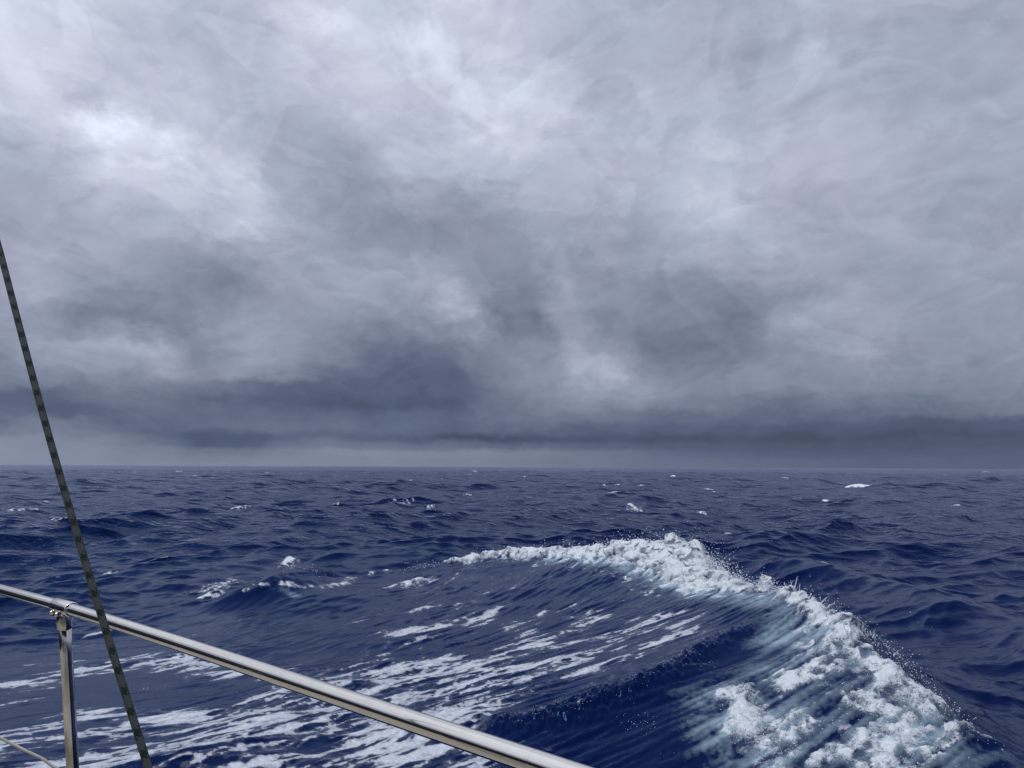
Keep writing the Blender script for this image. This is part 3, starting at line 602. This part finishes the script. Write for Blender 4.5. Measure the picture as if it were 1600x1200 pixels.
burst([(-2.2, 15.95), (-1.6, 16.1)], 60, .05, .12, .008)
burst([(3.7, 11.5), (3.9, 10), (4.1, 8.4)], 90, .16, .3, .0075)
def finger(x, y, hgt_, lx, ly, n=26, r0=.011, wob_=.006):
    t_ = np.linspace(0, 1, n); ph = rng.uniform(0, 6)
    z0 = float(surf(x, y)[0])+.02
    xs = x+lx*t_**1.4+wob_*np.sin(t_*9+ph); ys = y+ly*t_+wob_*np.cos(t_*7+ph); zs = z0+hgt_*(t_-.12*t_**2)
    drops.append(np.stack([xs, ys, zs, r0*.8*(1-.55*t_)*(.75+.5*rng.rand(n))], 1))
for a in [(3.46, 9.75, .17, -.01, 0), (3.46, 9.7, .26, .07, .02, 30), (3.48, 9.6, .20, .03, 0), (3.45, 9.9, .12, -.03, 0), (3.5, 9.35, .12, .05, 0), (3.54, 9.1, .12, .09, 0), (3.55, 9.0, .10, .12, 0),
          (2.15, 15.25, .14, -.02, 0, 22, .018), (3.15, 14.3, .17, .03, 0, 24, .018), (3.2, 13.9, .10, .08, 0, 20, .016), (3.35, 10.75, .10, -.05, 0, 18, .010),
          (3.62, 7.95, .09, .02, 0, 14, .007), (3.6, 7.5, .06, .05, 0, 14, .006), (-3.9, 14.0, .12, .05, 0, 18, .010)]:
    finger(*a)
Dp = np.concatenate(drops).astype(np.float32); n = len(Dp)
sc = (.8+.45*rng.rand(n, 1, 3)).astype(np.float32)
Vd = (IV[None]*Dp[:, None, 3:4]*sc+Dp[:, None, :3]).reshape(-1, 3)
Fd = (IF[None]+(np.arange(n)*len(IV))[:, None, None]).reshape(-1, 3)
md = bpy.data.meshes.new('sea_spray'); md.vertices.add(len(Vd)); md.vertices.foreach_set('co', Vd.ravel())
md.loops.add(Fd.size); md.loops.foreach_set('vertex_index', Fd.ravel().astype(np.int32))
md.polygons.add(len(Fd)); md.polygons.foreach_set('loop_start', (np.arange(len(Fd))*3).astype(np.int32)); md.polygons.foreach_set('loop_total', np.full(len(Fd), 3, np.int32))
md.update(calc_edges=True); md.polygons.foreach_set('use_smooth', np.ones(len(Fd), bool))
mm_ = bpy.data.materials.new("spray"); mm_.use_nodes = True; pb = mm_.node_tree.nodes['Principled BSDF']
g = NT(mm_.node_tree); pn = g.noise(g.new('ShaderNodeNewGeometry').outputs['Position'], 40, 2)
g.put(pb.inputs['Base Color'], g.mix(pn, (.62, .70, .80, 1), (.93, .95, .97, 1))); pb.inputs['Roughness'].default_value = .25
md.materials.append(mm_)
spray = bpy.data.objects.new('sea_spray', md); C.objects.link(spray)
spray['kind'] = 'stuff'; spray['label'] = 'white drops of spray thrown up along the breaking wave crest'; spray['category'] = 'spray'

# ---------------------------------------------------------------- boat: materials
def steel(name, stain, rough=.10):
    m = bpy.data.materials.new(name); m.use_nodes = True; g = NT(m.node_tree); p = m.node_tree.nodes['Principled BSDF']
    po = g.new('ShaderNodeTexCoord').outputs['Object']
    st = g.new('ShaderNodeMapping'); st.inputs['Scale'].default_value = (14, 14, 3) if stain else (5, 5, 5); g.put(st.inputs['Vector'], po)
    n_ = g.noise(st.outputs[0], 2.2, 5, .6); n2_ = g.noise(po, 160, 4, .7)
    p.inputs['Metallic'].default_value = 1
    g.put(p.inputs['Base Color'], g.mix(g.mr(n_, .40, .64, 0, stain), (.86, .82, .74, 1), (.12, .105, .08, 1)))
    g.put(p.inputs['Roughness'], g.m('ADD', g.mr(n_, .35, .75, rough, rough+.05), g.mr(n2_, .4, .8, 0, .04)))
    b_ = g.new('ShaderNodeBump'); b_.inputs['Distance'].default_value = .0003; g.put(b_.inputs['Height'], n2_); b_.inputs['Strength'].default_value = .08
    g.l.new(b_.outputs[0], p.inputs['Normal'])
    return m
M_rail = steel('polished_steel', .10, .045); M_post = steel('stained_steel', .75, .11); M_bolt = steel('bolt_steel', .3, .2)
def paint(name, c, rough, sc_=30, amt=.15):
    m = bpy.data.materials.new(name); m.use_nodes = True; g = NT(m.node_tree); p = m.node_tree.nodes['Principled BSDF']
    nn = g.noise(g.new('ShaderNodeTexCoord').outputs['Object'], sc_, 5, .6)
    g.put(p.inputs['Base Color'], g.mix(nn, tuple(x*(1-amt) for x in c)+(1,), tuple(min(1, x*(1+amt)) for x in c)+(1,))); p.inputs['Roughness'].default_value = rough
    return m

def tube(name, pts, rad, mat, seg=32, parent=None, caps=True, radf=None):
    """swept tube along points with UV: u round the tube 0..1, v along in metres"""
    pts = [Vector(p) for p in pts]; bm = bmesh.new(); uv = bm.loops.layers.uv.new('UVMap'); ringsv = []; L = [0]
    for i in range(1, len(pts)): L.append(L[-1]+(pts[i]-pts[i-1]).length)
    nrm = None
    for i, p in enumerate(pts):
        t = (pts[min(i+1, len(pts)-1)]-pts[max(i-1, 0)]).normalized()
        if nrm is None: nrm = t.orthogonal().normalized()
        nrm = (nrm-t*nrm.dot(t)).normalized(); b = t.cross(nrm)
        r_ = rad if radf is None else radf(i)
        ringsv.append([bm.verts.new(p+(nrm*math.cos(2*math.pi*k/seg)+b*math.sin(2*math.pi*k/seg))*r_) for k in range(seg)])
    for i in range(len(pts)-1):
        for k in range(seg):
            f_ = bm.faces.new((ringsv[i][k], ringsv[i][(k+1) % seg], ringsv[i+1][(k+1) % seg], ringsv[i+1][k])); f_.smooth = True
            for lp, (a, b2_) in zip(f_.loops, ((k, i), (k+1, i), (k+1, i+1), (k, i+1))): lp[uv].uv = (a/seg, L[b2_])
    if caps: bm.faces.new(ringsv[0][::-1]); bm.faces.new(ringsv[-1])
    me = bpy.data.meshes.new(name); bm.to_mesh(me); bm.free(); me.materials.append(mat)
    o = bpy.data.objects.new(name, me); C.objects.link(o); o.parent = parent
    return o
def interp(pts, n):
    """Catmull-Rom through points"""
    P_ = [Vector(p) for p in pts]; P_ = [P_[0]*2-P_[1]]+P_+[P_[-1]*2-P_[-2]]; out = []
    for i in range(1, len(P_)-2):
        for k in range(n):
            t = k/n; a, b, c, d = P_[i-1:i+3]
            out.append(.5*((2*b)+(c-a)*t+(2*a-5*b+4*c-d)*t*t+(3*b-a-3*c+d)*t**3))
    return out+[P_[-2]]

# ---------------------------------------------------------------- guard rail
RZ = EYE-.313
rail = bpy.data.objects.new('guard_rail', None); C.objects.link(rail)
rail['label'] = 'polished stainless steel guard rail on its stained post above the water'; rail['category'] = 'railing'
rp_ = [(-2.45, 2.86, RZ-.01), (-1.98, 2.53, RZ), (-1.6336, 2.2687, RZ), (-1.2901, 1.9979, RZ), (-.9702, 1.7395, RZ), (-.7475, 1.5496, RZ), (-.5512, 1.3787, RZ), (-.3281, 1.1799, RZ), (-.1624, 1.0323, RZ), (.0157, .8735, RZ), (.0676, .8265, RZ), (.5, .435, RZ), (1.05, -.06, RZ)]
tube('top_rail', interp(rp_, 14), .0127, M_rail, 48, rail)
A0 = Vector((-1.022, 1.7815, RZ+.0003)); A1 = Vector((-.955, 1.7265, RZ+.0003)); ax_ = (A1-A0).normalized()
top = (A0+A1)/2; foot = Vector((top.x+.020, top.y+.10, EYE-.955)); dn = (foot-top).normalized()
mid_ = [A0+(A1-A0)*t for t in (0, .02, .06, .5, .94, .98, 1)]
cl = tube('clamp', mid_, .0156, M_rail, 48, rail, True, lambda i: (.0144, .0155, .0160, .0160, .0160, .0155, .0144)[i])
tube('post', [top+dn*t for t in (.02, .1, .25, .4, .55, .64)], .0127, M_post, 40, rail)
col_ = [top+dn*t for t in (.008, .012, .03, .0455, .0475)]
tube('collar', col_, .0155, M_post, 40, rail, True, lambda i: (.0135, .0152, .0156, .0156, .0146)[i])
tube('foot_plate', [foot+Vector((0, 0, .0)), foot+Vector((0, 0, .012))], .04, M_post, 32, rail)
# split flanges of the fitting, on the side away from the camera's right, with their bolts
side = Vector((-.80, -.60, 0)).normalized()
def slab(name, cen, u_, v_, w_, hu, hv, hw, mat, parent):
    bm = bmesh.new(); vs = []
    for a in (-1, 1):
        for b in (-1, 1):
            for c_ in (-1, 1): vs.append(bm.verts.new(cen+u_*a*hu+v_*b*hv+w_*c_*hw))
    bmesh.ops.convex_hull(bm, input=vs); bmesh.ops.bevel(bm, geom=bm.edges[:], offset=min(hu, hv, hw)*.5, segments=2, affect='EDGES')
    me = bpy.data.meshes.new(name); bm.to_mesh(me); bm.free(); me.materials.append(mat)
    o = bpy.data.objects.new(name, me); C.objects.link(o); o.parent = parent; return o
def bolt(cen, d, parent):
    d = d.normalized()
    o = tube('bolt', [cen, cen+d*.001, cen+d*.0035, cen+d*.0052, cen+d*.0060], .0042, M_bolt, 20, parent, True, lambda i: (.0050, .0050, .0044, .0030, .0012)[i])
    return o
view = (Vector((0, 0, EYE))-top).normalized()
perp = ax_.cross(Vector((0, 0, 1))).normalized()
if perp.dot(view) < 0: perp = -perp
slab('flange', top-ax_*.004+perp*.009+Vector((0, 0, -.0145)), ax_, Vector((0, 0, 1)), perp, .026, .0065, .0055, M_rail, cl)
slab('flange', top-ax_*.0185+Vector((0, 0, -.031)), ax_, dn, perp, .0050, .0135, .0035, M_post, cl)
for c_, d_ in ((top-ax_*.026+perp*.013+Vector((0, 0, -.0125)), perp-ax_*.3), (top+ax_*.006+perp*.0145+Vector((0, 0, -.0125)), perp-ax_*.3), (top+dn*.036-ax_*.016+perp*.006, perp-ax_*.8)):
    bolt(c_, d_, cl)

# ---------------------------------------------------------------- deck and topsides below the frame (seen in the steel)
dk = [(-2.5, 2.78), (-1.95, 2.5), (-1.31, 2.06), (-.99, 1.80), (-.555, 1.42), (-.164, 1.07), (.014, .90), (.5, .46), (1.1, -.1), (1.1, -3.2), (-7.2, -3.2), (-7.2, 4.2), (-5.6, 4.25), (-4.0, 3.8), (-3.2, 3.3)]
M_deck = paint('deck_teak', (.34, .31, .26), .6, 12, .25); M_hull = paint('gelcoat', (.72, .71, .68), .25, 3, .05)
boat = bpy.data.objects.new('sailing_boat', None); C.objects.link(boat)
boat['label'] = 'pale boat hull with teak deck carrying the guard rail, plus unseen upper parts added for the steel to reflect'; boat['category'] = 'boat'
def prism(name, poly, z0, z1, mat, parent):
    bm = bmesh.new(); lo = [bm.verts.new((x, y, z0)) for x, y in poly]; hi = [bm.verts.new((x, y, z1)) for x, y in poly]
    bm.faces.new(lo[::-1] if False else lo); bm.faces.new(hi)
    for i in range(len(poly)): bm.faces.new((lo[i], lo[(i+1) % len(poly)], hi[(i+1) % len(poly)], hi[i]))
    bmesh.ops.recalc_face_normals(bm, faces=bm.faces); me = bpy.data.meshes.new(name); bm.to_mesh(me); bm.free(); me.materials.append(mat)
    o = bpy.data.objects.new(name, me); C.objects.link(o); o.parent = parent; return o
DZ = EYE-.96
prism('hull', dk, -.8, DZ-.035, M_hull, boat)
prism('deck', [(x*.985-.02, y*.985-.03) for x, y in dk], DZ-.034, DZ, M_deck, boat)

M_canvas = paint('added_dark_canvas', (.02, .025, .04), .8, 20, .2); M_glass = paint('added_dark_pane', (.012, .012, .014), .1, 3, .1)  # dark materials of the unseen parts added for reflections
def added_canopy():  # unseen dark cover overhead, added for the steel to reflect
    bm = bmesh.new(); vs = [[bm.verts.new((-3.2+4.4*i/10, -2.9+3.1*j/6, DZ+1.95-.22*(i/5-1)**2-.05*(j/3-1)**2)) for j in range(7)] for i in range(11)]
    for i in range(10):
        for j in range(6): bm.faces.new((vs[i][j], vs[i+1][j], vs[i+1][j+1], vs[i][j+1])).smooth = True
    bmesh.ops.solidify(bm, geom=bm.faces[:], thickness=.02)
    me = bpy.data.meshes.new('added_canopy'); bm.to_mesh(me); bm.free(); me.materials.append(M_canvas); o = bpy.data.objects.new('added_canopy', me); C.objects.link(o); o.parent = boat
added_canopy()
def added_dark_hood():  # unseen dark shape put in to give the rail a dark reflected band
    bm = bmesh.new(); n_ = 18; vs = []
    for j, y in enumerate((-1.2, -.3, .7, 1.7, 2.6, 3.15)):
        hh = 1.42-.05*abs(j-2); vs.append([bm.verts.new((-4.55+1.5*math.cos(math.pi*i/n_), y, DZ+.004+hh*math.sin(math.pi*i/n_)**.7)) for i in range(n_+1)])
    for a_, b_ in zip(vs, vs[1:]):
        for i in range(n_): bm.faces.new((a_[i], a_[i+1], b_[i+1], b_[i])).smooth = True
    bm.faces.new(vs[0]); bm.faces.new(vs[-1][::-1]); bmesh.ops.recalc_face_normals(bm, faces=bm.faces)
    me = bpy.data.meshes.new('added_dark_hood'); bm.to_mesh(me); bm.free(); me.materials.append(M_canvas); o = bpy.data.objects.new('added_dark_hood', me); C.objects.link(o); o.parent = boat
added_dark_hood()
for x_, y_ in ((-3.1, .1), (1.05, -.75), (-3.1, -2.75), (1.05, -2.75)): tube('added_canopy_post', [(x_, y_, DZ), (x_, y_, DZ+1.72)], .0125, M_rail, 16, boat)  # posts of the added overhead cover, out of view
cab = prism('added_cabin', [(-3.2, -3.1), (.2, -3.1), (.2, -1.9), (-3.2, -1.9)], DZ+.002, DZ+.62, M_hull, boat)  # unseen deckhouse, added only to be mirrored in the steel
prism('added_window', [(-2.6, -1.91), (-.4, -1.91), (-.4, -1.885), (-2.6, -1.885)], DZ+.2, DZ+.45, M_glass, cab)  # added dark pane, for the reflection in the steel
for k_, (xa, xb) in enumerate(((-.75, -.35), (-3.3, -2.9))): prism('added_coaming', [(xa, -1.85), (xb, -1.85), (xb, -.35), (xa, -.35)], DZ+.002, DZ+.34, M_hull, boat)  # unseen cockpit sides, added for the steel to mirror

# ---------------------------------------------------------------- green-flecked rope
mr_ = bpy.data.materials.new('braided_rope'); mr_.use_nodes = True; g = NT(mr_.node_tree); p = mr_.node_tree.nodes['Principled BSDF']
uvn = g.new('ShaderNodeTexCoord').outputs['UV']; su = g.new('ShaderNodeSeparateXYZ'); g.put(su.inputs[0], uvn)
wn = g.noise(uvn, 300, 2); u8 = g.m('MULTIPLY', su.outputs[0], 8.); vv = g.m('DIVIDE', su.outputs[1], .0032)
vv = g.m('ADD', vv, g.m('MULTIPLY', g.m('SUBTRACT', wn, .5), .5))
a_ = g.m('ADD', g.m('ADD', u8, vv), 4000.); b_ = g.m('ADD', g.m('SUBTRACT', u8, vv), 4000.)
fa, fb_ = g.m('FLOOR', a_), g.m('FLOOR', b_)
ck = g.m('MODULO', g.m('ADD', fa, fb_), 2.)
ga = g.m('LESS_THAN', g.m('MODULO', fa, 8.), 2.5); gb = g.m('LESS_THAN', g.m('MODULO', fb_, 8.), 2.5)
gr = g.m('ADD', g.m('MULTIPLY', ga, ck), g.m('MULTIPLY', gb, g.m('SUBTRACT', 1., ck)))
fib = g.noise(g.vm('MULTIPLY', uvn, (30, 1800, 1)), 1, 4, .7)
white = g.mix(fib, (.04, .05, .047, 1), (.13, .14, .135, 1)); green = g.mix(fib, (.001, .003, .003, 1), (.002, .035, .018, 1))  # pale yarn darkened in colour to stand for backlit shade
g.put(p.inputs['Base Color'], g.mix(gr, white, green)); p.inputs['Roughness'].default_value = .8
sa_ = g.m('SINE', g.m('MULTIPLY', g.m('FRACT', a_), math.pi)); sb_ = g.m('SINE', g.m('MULTIPLY', g.m('FRACT', b_), math.pi))
bb = g.new('ShaderNodeBump'); bb.inputs['Distance'].default_value = .0008; g.put(bb.inputs['Height'], g.m('MULTIPLY', sa_, sb_)); g.l.new(bb.outputs[0], p.inputs['Normal'])
ROPE_A, ROPE_B = (-.4152, .93, 2.1547), (-.7803, 1.15, 2.8237)
CORD = [(-1.05, 1.30, 2.150), (-.9651, 1.32, 2.1138), (-.8473, 1.34, 2.0491), (-.8033, 1.34, 2.029), (-.7738, 1.34, 2.0159), (-.7473, 1.34, 1.9999), (-.6285, 1.34, 1.9401)]
Pb, Pt = Vector(ROPE_A), Vector(ROPE_B)
rope_pts = []
dv = (Pt-Pb)
for k in range(60):
    t = -.9+k/59*3.6; sag = .006*math.sin(math.pi*min(max(t, 0), 1))
    rope_pts.append(Pb+dv*t+Vector((-sag, 0, 0)))
rope = tube('rope', rope_pts, .0045, mr_, 24)
rope['label'] = 'taut braided rope, its colour darkened for shade, with dark green flecks crossing the rail'; rope['category'] = 'rope'

# ---------------------------------------------------------------- thin cord at the lower left
M_cord = paint('cord_cover', (.50, .47, .40), .6, 200, .2)
cord = tube('thin_cord', interp(CORD, 8), .0024, M_cord, 12)
cord['label'] = 'thin cream cord slanting behind the rail post low at the left'; cord['category'] = 'cord'
